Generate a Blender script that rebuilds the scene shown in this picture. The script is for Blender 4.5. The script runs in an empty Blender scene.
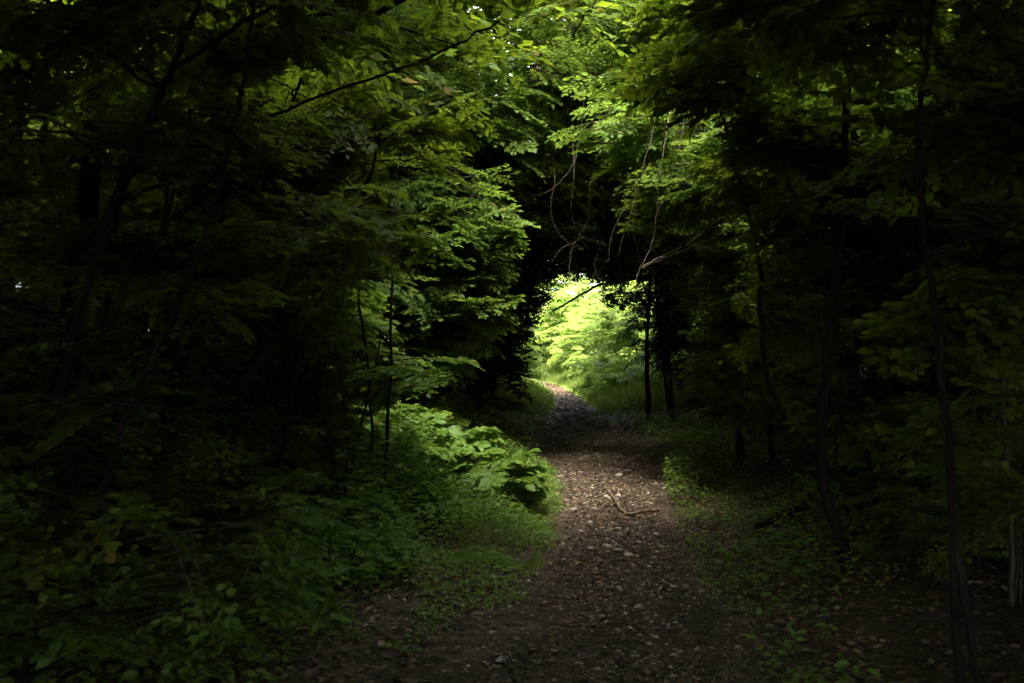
import bpy, math, random
import numpy as np
from mathutils import Vector

random.seed(7)
R = np.random.default_rng(11)
scene = bpy.context.scene
COL = scene.collection

# ------------------------------------------------------------------ camera frame
F, CX, CY, CAMZ = 1100.0, 512.0, 341.5, 1.55


def W(px, py, Y):
    """photo pixel at distance Y (metres ahead) -> point in the place"""
    return np.array([(px - CX) / F * Y, Y, CAMZ - (py - CY) / F * Y])


# ------------------------------------------------------------------ terrain
_PY = np.array([-40, -10, 0, 5, 6.5, 8.2, 10.8, 15.7, 21.7, 29, 36, 41, 45, 48, 54, 70])
_PX = np.array([0.2, 0.1, 0.12, 0.36, .62, .8, .97, 1.25, 1.33, 1.5, 1.4, 1.0, 0.0, -2., -8., -26.])


def path_x(y):
    y = np.asarray(y, float)
    return sum(np.interp(y + d, _PY, _PX) for d in (-2, -1, 0, 1, 2)) / 5


def path_w(y):
    return np.interp(y, [0, 5, 6.5, 8.2, 11, 13, 15.5, 18, 22, 30, 45], [.85, .74, .6, .55, .58, .74, .98, .92, .6, .42, .36])


def bumps(x, y):
    return (.035 * np.sin(1.7 * x + .6 * y) * np.sin(1.3 * y - .4 * x + 1)
            + .02 * np.sin(4.1 * x - 1.2 * y + 2) * np.sin(3.7 * y + x)
            + .012 * np.sin(9.3 * x + 2.2 * y) * np.sin(8.1 * y - 3 * x))


def sp(t, k=.35):
    return k * np.logaddexp(0, t / k)


def ground_z(x, y):
    x = np.asarray(x, float); y = np.asarray(y, float)
    d = x - path_x(y)
    left = 2.6 * np.tanh(.30 * sp(-d - 1.15) / 2.6)
    right = 1.6 * np.tanh(.17 * sp(d - 1.1) / 1.6)
    far = np.clip((y - 26) / 20, 0, 1)
    right = right * (1 + .8 * far) + np.clip((y - 24) / 6, 0, 1) * .75 * np.tanh(.75 * sp(d - 1.0, .25))
    left = left * (1 - .55 * far)
    return left + right + bumps(x, y) * np.clip(np.abs(d) / 1.2, .25, 1)


# ------------------------------------------------------------------ mesh helper
class MB:
    def __init__(self):
        self.v, self.q, self.m, self.n, self.s = [], [], [], 0, []

    def add(self, verts, quads, mat=0, smooth=False):
        verts = np.asarray(verts, np.float32).reshape(-1, 3)
        quads = np.asarray(quads, np.int32).reshape(-1, 4)
        self.v.append(verts); self.q.append(quads + self.n)
        self.m.append(np.full(len(quads), mat, np.int32))
        self.s.append(np.full(len(quads), smooth, bool))
        self.n += len(verts)

    def mesh(self, name, mats):
        me = bpy.data.meshes.new(name)
        v = np.concatenate(self.v); q = np.concatenate(self.q)
        me.vertices.add(len(v)); me.vertices.foreach_set('co', v.ravel())
        me.loops.add(len(q) * 4); me.loops.foreach_set('vertex_index', q.ravel())
        me.polygons.add(len(q))
        me.polygons.foreach_set('loop_start', np.arange(0, len(q) * 4, 4, dtype=np.int32))
        for m in mats: me.materials.append(m)
        me.polygons.foreach_set('material_index', np.concatenate(self.m))
        me.polygons.foreach_set('use_smooth', np.concatenate(self.s))
        me.update(calc_edges=True)
        return me

    def build(self, name, mats, parent=None, origin=(0, 0, 0)):
        o = np.array(origin, np.float32)
        self.v = [a - o for a in self.v]
        ob = bpy.data.objects.new(name, self.mesh(name, mats))
        COL.objects.link(ob)
        if parent is not None: ob.parent = parent
        else: ob.location = origin
        return ob

    def tube(self, pts, rad, sides=6, mat=0, cap=True):
        pts = np.asarray(pts, float); n = len(pts)
        rad = np.broadcast_to(np.asarray(rad, float), (n,))
        t = np.gradient(pts, axis=0); t /= np.linalg.norm(t, axis=1)[:, None] + 1e-9
        up = np.where(np.abs(t[:, 2:3]) > .9, np.array([[1., 0, 0]]), np.array([[0., 0, 1]]))
        if np.any(np.abs(t[:, 2]) > .9): up = np.tile([[1., .13, 0]], (n, 1))
        a = np.cross(t, up); a /= np.linalg.norm(a, axis=1)[:, None] + 1e-9
        b = np.cross(t, a)
        th = np.arange(sides) * 2 * math.pi / sides
        ring = (a[:, None] * np.cos(th)[None, :, None] + b[:, None] * np.sin(th)[None, :, None]) * rad[:, None, None] + pts[:, None]
        i = np.arange(n - 1)[:, None] * sides; j = np.arange(sides)[None]; k = (j + 1) % sides
        self.add(ring.reshape(-1, 3), np.stack([i + j, i + k, i + sides + k, i + sides + j], -1).reshape(-1, 4), mat, True)


def smooth_line(pts, per=5, jit=0.0, rng=R):
    pts = np.asarray(pts, float); n = len(pts)
    p = np.vstack([2 * pts[0] - pts[1], pts, 2 * pts[-1] - pts[-2]])
    out = []
    for i in range(1, n):
        a, b, c, d = p[i - 1], p[i], p[i + 1], p[i + 2]
        for t in np.linspace(0, 1, per, endpoint=False):
            out.append(.5 * ((2 * b) + (-a + c) * t + (2 * a - 5 * b + 4 * c - d) * t * t + (-a + 3 * b - 3 * c + d) * t ** 3))
    out.append(pts[-1]); out = np.array(out)
    if jit: out[1:-1] += rng.normal(0, jit, (len(out) - 2, 3))
    return out


# ------------------------------------------------------------------ leaves
def norm(a): return a / (np.linalg.norm(a, axis=-1, keepdims=True) + 1e-9)


def add_leaves(mb, P, D, N, L, wr=.62, mat=0, kind='mid'):
    """leaves folded along the midrib. P base, D direction, N normal, L length"""
    n = len(P)
    if not n: return
    D = norm(D); S = norm(np.cross(D, N)); N = np.cross(S, D)
    L = np.broadcast_to(np.asarray(L, float), (n,))[:, None]
    w = L * wr * .5
    fold = R.uniform(.0, .35, (n, 1)); droop = R.uniform(-.02, .22, (n, 1))
    if kind == 'low':
        st = [(.42, 1.)]
    elif kind == 'mid':
        st = [(.28, .9), (.66, .82)]
    else:
        st = [(.10, .45), (.28, .95), (.5, 1.), (.72, .72), (.88, .34)]
    rows = [P]
    mid = [P]
    rr, ll = [], []
    for t, hw in st:
        c = P + D * L * t - N * L * droop * t * t
        if kind == 'fine': mid.append(c)
        wob = R.uniform(.85, 1.15, (n, 1)) if kind == 'fine' else 1
        rr.append(c + S * w * hw * wob + N * w * hw * fold); ll.append(c - S * w * hw * wob + N * w * hw * fold)
    tip = P + D * L - N * L * droop
    if kind == 'low':
        V = np.stack([P, rr[0], tip, ll[0]], 1)
        Q = np.array([[0, 1, 2, 3]])
    elif kind == 'mid':
        V = np.stack([P, rr[0], rr[1], tip, ll[1], ll[0]], 1)
        Q = np.array([[0, 1, 2, 3], [0, 3, 4, 5]])
    else:
        V = np.stack(mid + [tip] + rr + ll, 1)          # mids 0..5, tip 6, rr 7..11, ll 12..16
        q = []
        for i in range(5):
            if i < 4:
                q.append([i + 1, 7 + i, 8 + i, i + 2]); q.append([i + 1, i + 2, 13 + i, 12 + i])
        q.append([0, 7, 1, 12])
        q.append([5, 11, 6, 16])
        Q = np.array(q)
    nv = V.shape[1]
    mb.add(V.reshape(-1, 3), (Q[None] + (np.arange(n) * nv)[:, None, None]).reshape(-1, 4), mat, False)


def make_spray(rng, ls=.105, nside=7):
    """flat spray, main twig 0..1 along x, normal z -> leaves and twig lines"""
    P, D, tw = [], [], []
    xs = np.linspace(0, 1, 6)
    bend = rng.uniform(-.25, .25); droop = rng.uniform(.0, .18)
    mainf = lambda t: np.array([t, bend * t * t, .06 * math.sin(3 * t) - droop * t * t])
    tw.append(([mainf(t) for t in (-.35, 0, .5, 1)], (.011, .009, .006, .003)))
    def leafline(f, length, start=0.1):
        k = max(2, int(length / (ls * .52)))
        for i in range(k):
            t = start + (1 - start) * (i + .5) / k
            p = f(t); d = f(min(1, t + .05)) - f(t - .05); d /= np.linalg.norm(d)
            s = 1 if i % 2 else -1
            a = s * rng.uniform(.6, 1.1)
            P.append(p); D.append([d[0] * math.cos(a) - d[1] * math.sin(a), d[0] * math.sin(a) + d[1] * math.cos(a), rng.normal(0, .12) - .05])
        P.append(f(1)); d = f(1) - f(.9); D.append(d / np.linalg.norm(d))
    for i in range(nside):
        t = .12 + .75 * i / nside
        s = 1 if i % 2 else -1
        l = (.5 * (1 - t) + .18) * rng.uniform(.8, 1.15)
        b = mainf(t); a = s * rng.uniform(.65, .95)
        dr = rng.uniform(-.02, .12)
        f = lambda u, b=b, a=a, l=l, dr=dr: b + np.array([math.cos(a) * l * u, math.sin(a) * l * u, -dr * u * u * l])
        leafline(f, l, .2)
        tw.append(([f(0), f(.5), f(1)], (.005, .004, .002)))
    leafline(mainf, 1.0, .35)
    return np.array(P), norm(np.array(D)), tw


SPRAYS = [make_spray(np.random.default_rng(100 + i)) for i in range(10)]
SPRAYS_BIG = [make_spray(np.random.default_rng(200 + i), ls=.2, nside=4) for i in range(6)]


def add_sprays(mb, C, yaw, pitch, roll, size, leaf, kind='mid', lib=SPRAYS, twig_mat=1, twigs=True, keep=None, wr=.62):
    """place sprays; C origins (n,3). keep(P)->bool prunes leaves"""
    n = len(C)
    if not n: return
    cy, sy, cp, s_p, cr, sr = np.cos(yaw), np.sin(yaw), np.cos(pitch), np.sin(pitch), np.cos(roll), np.sin(roll)
    X = np.stack([cy * cp, sy * cp, s_p], -1)
    Y0 = np.stack([-sy, cy, 0 * sy], -1)
    Z0 = np.cross(X, Y0)
    Yv = Y0 * cr[:, None] + Z0 * sr[:, None]
    Z = np.cross(X, Yv)
    which = R.integers(0, len(lib), n)
    for k, (P, D, tw) in enumerate(lib):
        idx = np.where(which == k)[0]
        if not len(idx): continue
        B = np.stack([X[idx], Yv[idx], Z[idx]], 1)                      # n,3,3 rows are axes
        pw = np.einsum('lj,njk->nlk', P, B) * size[idx, None, None] + C[idx, None]
        dw = np.einsum('lj,njk->nlk', D, B)
        nw = np.repeat(Z[idx, None], len(P), 1) + R.normal(0, .34, pw.shape)
        ll = np.repeat(np.broadcast_to(leaf, (n,))[idx, None], len(P), 1) * R.uniform(.7, 1.2, pw.shape[:2])
        pw, dw, nw, ll = pw.reshape(-1, 3), dw.reshape(-1, 3), nw.reshape(-1, 3), ll.ravel()
        ok = R.random(len(pw)) > .1
        if keep is not None: ok &= keep(pw)
        add_leaves(mb, pw[ok], dw[ok], nw[ok], ll[ok], wr=wr, mat=0, kind=kind)
        if twigs:
            for line, rad in tw:
                line = np.array(line); m = len(line)
                lw = np.einsum('lj,njk->nlk', line, B) * size[idx, None, None] + C[idx, None]
                okl = np.ones(len(idx), bool) if keep is None else keep(lw.reshape(-1, 3)).reshape(len(idx), m).all(1)
                for q, i in enumerate(idx):
                    if okl[q]: mb.tube(lw[q], np.array(rad) * size[i], 3, twig_mat)


# ------------------------------------------------------------------ materials
def nodes(name):
    m = bpy.data.materials.new(name); m.use_nodes = True
    nt = m.node_tree; nt.nodes.clear()
    out = nt.nodes.new('ShaderNodeOutputMaterial')
    return m, nt, out


def leaf_mat(name, ca, cb, trans, mixf=.45, rough=.45, spec=.35):
    m, nt, out = nodes(name); N, Lk = nt.nodes.new, nt.links.new
    geo = N('ShaderNodeNewGeometry')
    mix = N('ShaderNodeMix'); mix.data_type = 'RGBA'
    mix.inputs[6].default_value = (*ca, 1); mix.inputs[7].default_value = (*cb, 1)
    Lk(geo.outputs['Random Per Island'], mix.inputs[0])
    gt = N('ShaderNodeMath'); gt.operation = 'MULTIPLY'; gt.inputs[1].default_value = 57.31
    fr = N('ShaderNodeMath'); fr.operation = 'FRACT'; g2 = N('ShaderNodeMath'); g2.operation = 'GREATER_THAN'; g2.inputs[1].default_value = .975
    Lk(geo.outputs['Random Per Island'], gt.inputs[0]); Lk(gt.outputs[0], fr.inputs[0]); Lk(fr.outputs[0], g2.inputs[0])
    odd = N('ShaderNodeMix'); odd.data_type = 'RGBA'; odd.inputs[7].default_value = (.16, .11, .025, 1)
    Lk(g2.outputs[0], odd.inputs[0]); Lk(mix.outputs[2], odd.inputs[6]); mix = odd
    ns = N('ShaderNodeTexNoise'); ns.inputs['Scale'].default_value = 1.1; ns.inputs['Detail'].default_value = 2
    hs = N('ShaderNodeHueSaturation')
    mr = N('ShaderNodeMapRange'); mr.inputs[1].default_value = .3; mr.inputs[2].default_value = .7
    mr.inputs[3].default_value = .7; mr.inputs[4].default_value = 1.3
    tc = N('ShaderNodeTexCoord'); Lk(tc.outputs['Object'], ns.inputs['Vector'])
    Lk(ns.outputs['Fac'], mr.inputs[0]); Lk(mr.outputs[0], hs.inputs['Value']); Lk(mix.outputs[2], hs.inputs['Color'])
    b = N('ShaderNodeBsdfPrincipled'); b.inputs['Roughness'].default_value = rough; b.inputs['Specular IOR Level'].default_value = spec
    Lk(hs.outputs['Color'], b.inputs['Base Color'])
    tr = N('ShaderNodeBsdfTranslucent')
    m2 = N('ShaderNodeMix'); m2.data_type = 'RGBA'; m2.blend_type = 'MIX'
    m2.inputs[6].default_value = (*trans, 1); m2.inputs[7].default_value = (trans[0] * .6, trans[1] * .72, trans[2], 1)
    Lk(geo.outputs['Random Per Island'], m2.inputs[0]); Lk(m2.outputs[2], tr.inputs['Color'])
    sh = N('ShaderNodeMixShader'); sh.inputs[0].default_value = mixf
    Lk(b.outputs[0], sh.inputs[1]); Lk(tr.outputs[0], sh.inputs[2]); Lk(sh.outputs[0], out.inputs[0])
    return m


def rough_mat(name, stops, scale=6, detail=8, rough=.9, bump=.3, stretch=(1, 1, 1), spec=.2, island=0.0, bscale=None, patch=0):
    m, nt, out = nodes(name); N, Lk = nt.nodes.new, nt.links.new
    tc = N('ShaderNodeTexCoord'); mp = N('ShaderNodeMapping'); mp.inputs['Scale'].default_value = stretch
    Lk(tc.outputs['Object'], mp.inputs[0])
    ns = N('ShaderNodeTexNoise'); ns.inputs['Scale'].default_value = scale; ns.inputs['Detail'].default_value = detail
    ns.inputs['Roughness'].default_value = .65
    Lk(mp.outputs[0], ns.inputs['Vector'])
    cr = N('ShaderNodeValToRGB'); e = cr.color_ramp.elements
    while len(e) < len(stops): e.new(.5)
    for el, (p, c) in zip(e, stops): el.position = p; el.color = (*c, 1)
    src = ns.outputs['Fac']
    if island:
        geo = N('ShaderNodeNewGeometry'); mx = N('ShaderNodeMix'); mx.inputs[0].default_value = island
        Lk(src, mx.inputs[2]); Lk(geo.outputs['Random Per Island'], mx.inputs[3]); src = mx.outputs[0]
    if patch:
        n3 = N('ShaderNodeTexNoise'); n3.inputs['Scale'].default_value = patch; n3.inputs['Detail'].default_value = 3
        Lk(mp.outputs[0], n3.inputs['Vector'])
        ma = N('ShaderNodeMath'); ma.operation = 'MULTIPLY_ADD'; ma.inputs[1].default_value = .9; ma.inputs[2].default_value = -.45
        Lk(n3.outputs['Fac'], ma.inputs[0]); mb_ = N('ShaderNodeMath'); mb_.operation = 'ADD'
        Lk(src, mb_.inputs[0]); Lk(ma.outputs[0], mb_.inputs[1]); src = mb_.outputs[0]
    Lk(src, cr.inputs[0])
    b = N('ShaderNodeBsdfPrincipled'); b.inputs['Roughness'].default_value = rough; b.inputs['Specular IOR Level'].default_value = spec
    Lk(cr.outputs[0], b.inputs['Base Color'])
    if bump:
        n2 = N('ShaderNodeTexNoise'); n2.inputs['Scale'].default_value = bscale or scale * 4; n2.inputs['Detail'].default_value = 6
        Lk(mp.outputs[0], n2.inputs['Vector'])
        bp = N('ShaderNodeBump'); bp.inputs['Strength'].default_value = bump; bp.inputs['Distance'].default_value = .03
        Lk(n2.outputs['Fac'], bp.inputs['Height']); Lk(bp.outputs[0], b.inputs['Normal'])
    Lk(b.outputs[0], out.inputs[0])
    return m


M_BEECH = leaf_mat('beech_leaf', (.05, .09, .010), (.09, .13, .016), (.2, .26, .015), .5, .55, .14)
M_MAPLE = leaf_mat('hazel_leaf', (.055, .10, .016), (.09, .15, .026), (.17, .25, .025), .45, .55, .15)
M_HERB = leaf_mat('herb_leaf', (.06, .12, .018), (.10, .17, .03), (.2, .3, .03), .42, .5, .18)
M_SHADED = leaf_mat('shade_darkened_leaf', (.014, .028, .009), (.024, .045, .013), (.02, .04, .008), .2, .6, .12)  # leaf colour darkened to stand in for deep shade
M_SUNLIT = leaf_mat('sun_brightened_leaf', (.09, .13, .016), (.14, .19, .045), (.40, .52, .08), .5, .55, .15)  # leaf colour brightened to carry the clearing's sunlight
M_GRASS = leaf_mat('grass_blade', (.07, .11, .016), (.12, .155, .03), (.26, .33, .04), .4, .5, .3)
M_BARK = rough_mat('dark_bark', [(.3, (.006, .005, .004)), (.55, (.014, .012, .010)), (.75, (.034, .030, .025))], 9, 8, .95, .6, (1, 1, .25), .05)
M_TWIG = rough_mat('brown_twig', [(.3, (.018, .014, .01)), (.7, (.042, .033, .024))], 12, 4, .9, 0)
M_PALE = rough_mat('bare_pale_wood', [(.3, (.12, .095, .065)), (.7, (.26, .21, .15))], 8, 4, .8, .2)
M_STICK = rough_mat('broken_branch_wood', [(.3, (.05, .036, .022)), (.7, (.14, .10, .06))], 14, 6, .85, .4, (1, 1, 1))
M_SOIL = rough_mat('forest_soil', [(.25, (.022, .015, .010)), (.5, (.05, .035, .024)), (.62, (.08, .056, .038)), (.8, (.11, .085, .058))], 7, 12, .95, .8)
M_PATH = rough_mat('trodden_soil', [(.25, (.016, .011, .007)), (.5, (.036, .025, .016)), (.66, (.062, .044, .029)), (.82, (.115, .085, .057))], 13, 14, .95, .9, patch=1.6)
M_LITTER = rough_mat('dry_fallen_leaf', [(.1, (.024, .016, .009)), (.5, (.062, .037, .019)), (.75, (.12, .072, .037)), (.97, (.25, .175, .1))], 3, 2, .75, 0, (1, 1, 1), .3, .8)
M_CHIP = rough_mat('pale_leaf_fragment', [(.1, (.026, .018, .011)), (.5, (.06, .043, .027)), (.8, (.12, .09, .06)), (.97, (.28, .22, .155))], 3, 2, .8, 0, (1, 1, 1), .3, .85)
M_SAP = rough_mat('young_brown_bark', [(.3, (.03, .022, .014)), (.7, (.08, .06, .04))], 14, 6, .85, .4)
M_STONE = rough_mat('limestone', [(.3, (.12, .10, .075)), (.7, (.33, .29, .23))], 9, 8, .9, .5)


# ------------------------------------------------------------------ object helpers
def tag(o, label=None, cat=None, group=None, kind=None):
    if label: o['label'] = label
    if cat: o['category'] = cat
    if group: o['group'] = group
    if kind: o['kind'] = kind
    return o


def thing(name, label, cat, loc, group=None):
    o = bpy.data.objects.new(name, None); COL.objects.link(o)
    o.empty_display_size = .2
    o.location = [float(v) for v in loc]
    return tag(o, label, cat, group)


def dup(root, loc, rz=0., scale=1., label=None, group=None):
    r = root.copy(); COL.objects.link(r)
    r.location = [float(v) for v in loc]; r.rotation_euler = (0, 0, rz)
    r.scale = (scale,) * 3 if np.isscalar(scale) else scale
    if label: r['label'] = label
    if group: r['group'] = group
    for ch in list(root.children):
        c = ch.copy(); COL.objects.link(c); c.parent = r
    return r


# ------------------------------------------------------------------ openings cut in the canopy to place the light
HOLES = [(-.2, 7.6, 1.45), (-1.6, 8.0, .85), (2.3, 8.2, .9), (-6.8, 19.0, 2.6), (-4.3, 12.8, 1.6), (-12, 15.5, 2.6), (-8.0, 14.0, 2.1), (5.0, 10.8, 1.5), (8.4, 13.5, 1.9), (3.0, 5.4, .5)]      # x, y, radius
CLEAR = (-3.6, 26.6, 8.5, 60.0)                                       # x0, y0, x1, y1


def in_hole(p, zmin=3.4, holes=None):
    m = np.zeros(len(p), bool)
    for x, y, r in (holes or HOLES):
        y = y - .1 * np.clip(p[:, 2] - 4, 0, 9)          # the gaps lean a little to steer the sun
        m |= np.hypot(p[:, 0] - x, p[:, 1] - y) < r * (1 + .12 * np.sin(3 * np.arctan2(p[:, 1] - y, p[:, 0] - x)))
    m &= p[:, 2] > zmin
    return m


def in_corridor(p, grow=0.):
    x, y, z = p[:, 0], p[:, 1], p[:, 2]
    d = (x - path_x(y)) / (np.interp(y, [0, 4, 8, 14, 20, 24, 29], [2.2, 1.7, 1.25, 1.1, 1.12, 1.15, 1.6]) * (1 + .10 * np.sin(4.3 * z + 2 * y) + .07 * np.sin(9 * z - 3 * y)) + grow
                            + R.normal(0, .07, len(x)))
    top = np.interp(y, [0, 5, 9, 14, 22, 29], [2.9, 2.9, 2.9, 2.8, 2.95, 3.5]) + grow
    h = (z - 0.3) / (top - .3)
    rag = np.where(y > 16, R.normal(0, .09, len(x)) + .10 * np.sin(7 * x + 3 * y) + .06 * np.sin(15 * x - 5 * y), 0)
    e = np.interp(y, [10, 17], [3, 2.1])
    return (np.abs(d) < 1) & (h < 1) & (np.abs(d) ** e + np.clip(h, 0, 1) ** e < 1 + rag)


def in_clear(p):
    x, y = p[:, 0], p[:, 1]
    return (x > CLEAR[0]) & (x < CLEAR[2]) & (y > CLEAR[1]) & (y < CLEAR[3])


def keep_std(p):
    return ~(in_hole(p) | in_corridor(p))


def keep_low(p):
    return ~(in_hole(p) | in_corridor(p) | in_hole(p, 2.0, [(-.3, 9.3, 1.5)]))  # also clears foliage over the mound so light reaches it


# ------------------------------------------------------------------ ground and path
def build_ground():
    mb = MB()
    xs = np.unique(np.round(np.concatenate([np.arange(-8, 8, .16), np.arange(-24, 24, 1.), np.array([-400, -200, -100, -60, -40, 40, 60, 100, 200, 400])]), 3))
    ys = np.unique(np.round(np.concatenate([np.arange(1, 30, .16), np.arange(-20, 62, 1.), np.array([-400, -200, -100, -50, 80, 120, 200, 400, 800])]), 3))
    X, Y = np.meshgrid(xs, ys)
    Z = ground_z(X, Y)
    nx, ny = len(xs), len(ys)
    i = np.arange(ny - 1)[:, None] * nx + np.arange(nx - 1)[None]
    mb.add(np.stack([X, Y, Z], -1).reshape(-1, 3), np.stack([i, i + 1, i + nx + 1, i + nx], -1).reshape(-1, 4), 0, True)
    tag(mb.build('ground', [M_SOIL]), kind='structure')
    mb = MB()
    ys = np.concatenate([np.arange(-6, 30, .1), np.arange(30, 52, .25)])
    us = np.linspace(-1.25, 1.25, 30)
    Y, U = np.meshgrid(ys, us, indexing='ij')
    edge = .94 + .2 * np.sin(2.3 * Y) + .1 * np.sin(5.1 * Y + 1) + .07 * np.sin(11 * Y + np.sign(U))
    X = path_x(Y) + U * path_w(Y) * edge
    Z = ground_z(X, Y) + .035 - .06 * np.clip(np.abs(U), 0, 2) ** 2.2 + .008 * np.sin(13 * X + 3 * Y) * np.sin(11 * Y - 2 * X)
    nx = len(us); i = np.arange(len(ys) - 1)[:, None] * nx + np.arange(nx - 1)[None]
    mb.add(np.stack([X, Y, Z], -1).reshape(-1, 3), np.stack([i, i + 1, i + nx + 1, i + nx], -1).reshape(-1, 4), 0, True)
    tag(mb.build('path', [M_PATH]), kind='structure')


def path_z(x, y):
    u = np.abs(x - path_x(y)) / path_w(y)
    return ground_z(x, y) + np.maximum(.035 - .06 * u ** 2.2, 0)


def rand_dir(n, flat=.3):
    a = R.uniform(0, 2 * math.pi, n)
    return np.stack([np.cos(a), np.sin(a), R.normal(0, flat, n)], -1)


def up_normal(n, s):
    return np.stack([R.normal(0, s, n), R.normal(0, s, n), np.ones(n)], -1)


def build_litter():
    mb = MB()
    # brown leaves lying on the banks
    n = 60000
    y = 2.6 + 14 * R.random(n) ** 1.4; x = path_x(y) + R.normal(0, 1, n) * (1.2 + .32 * y)
    d = np.abs(x - path_x(y)) / path_w(y)
    ok = R.random(n) < np.interp(d, [.3, 1.1], [.3, 1.]) ; x, y = x[ok], y[ok]; n = len(x)
    P = np.stack([x, y, path_z(x, y) + R.uniform(.002, .03, n)], -1)
    add_leaves(mb, P, rand_dir(n, .25), up_normal(n, .35), np.where(d[ok] < 1.1, R.uniform(.015, .04, n), R.uniform(.025, .06, n)), .6, 0, 'mid')
    # trodden pale fragments on the path
    n = 42000
    y = 3 + 22 * R.random(n) ** 1.3; x = path_x(y) + R.normal(0, .6, n) * path_w(y)
    ok = np.sin(2.1 * x + 1.3 * y) * np.sin(1.9 * y - 2.6 * x + 1) + .5 * np.sin(5 * x) * np.sin(4.3 * y) > R.uniform(-.9, .5, n)
    x, y = x[ok], y[ok]; n = len(x)
    P = np.stack([x, y, path_z(x, y) + R.uniform(.001, .012, n)], -1)
    add_leaves(mb, P, rand_dir(n, .2), up_normal(n, .3), R.uniform(.01, .033, n), .6, 1, 'low')
    n = 5000
    y = 4 + 15 * R.random(n) ** 1.2; x = path_x(y) + R.normal(0, .5, n) * path_w(y)
    P = np.stack([x, y, path_z(x, y) + R.uniform(.004, .02, n)], -1)
    add_leaves(mb, P, rand_dir(n, .3), up_normal(n, .5), R.uniform(.02, .048, n), .6, 0, 'mid')
    n = 9000
    y = R.uniform(18, 45, n); x = path_x(y) + R.normal(0, .7, n) * path_w(y)
    P = np.stack([x, y, path_z(x, y) + R.uniform(.003, .02, n)], -1)
    add_leaves(mb, P, rand_dir(n, .3), up_normal(n, .5), R.uniform(.03, .075, n), .6, 0, 'low')
    tag(mb.build('leaf_litter', [M_LITTER, M_CHIP]), 'brown fallen leaves and pale fragments scattered on the path and banks', 'leaf litter', kind='stuff')


def build_gravel():
    mb = MB()
    n = 2600
    y = 4 + 20 * R.random(n) ** 1.1; x = path_x(y) + R.normal(.05, .42, n) * path_w(y)
    ok = np.sin(2.1 * x + 1.3 * y) * np.sin(1.9 * y - 2.6 * x + 1) > R.uniform(-.8, .7, n); x, y = x[ok], y[ok]; n = len(x)
    r = R.uniform(.006, .02, n) * (1 + (R.random(n) > .93))
    P = np.stack([x, y, path_z(x, y) + r * .1], -1)
    u = np.array([[1, 0, 0], [.3, .9, 0], [-.8, .6, 0], [-.7, -.7, 0], [.4, -.9, 0], [.25, .1, .6], [-.3, -.15, .55], [0, 0, -.5]])
    q = np.array([[0, 1, 5, 4], [1, 2, 6, 5], [2, 3, 6, 6], [3, 4, 5, 6]])
    q[2] = [2, 3, 6, 5]
    V = u[None] * (r[:, None, None] * R.uniform(.6, 1.3, (n, 8, 3)))
    a = R.uniform(0, 6.28, n); c, s_ = np.cos(a)[:, None], np.sin(a)[:, None]
    V = np.stack([V[..., 0] * c - V[..., 1] * s_, V[..., 0] * s_ + V[..., 1] * c, V[..., 2]], -1) + P[:, None]
    q = np.array([[0, 1, 5, 4], [1, 2, 6, 5], [2, 3, 6, 1], [3, 4, 5, 6]])
    mb.add(V.reshape(-1, 3), (q[None] + (np.arange(n) * 8)[:, None, None]).reshape(-1, 4), 0, False)
    tag(mb.build('gravel', [M_STONE]), 'tiny pale stones trodden into the path', 'gravel', kind='stuff')


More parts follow.
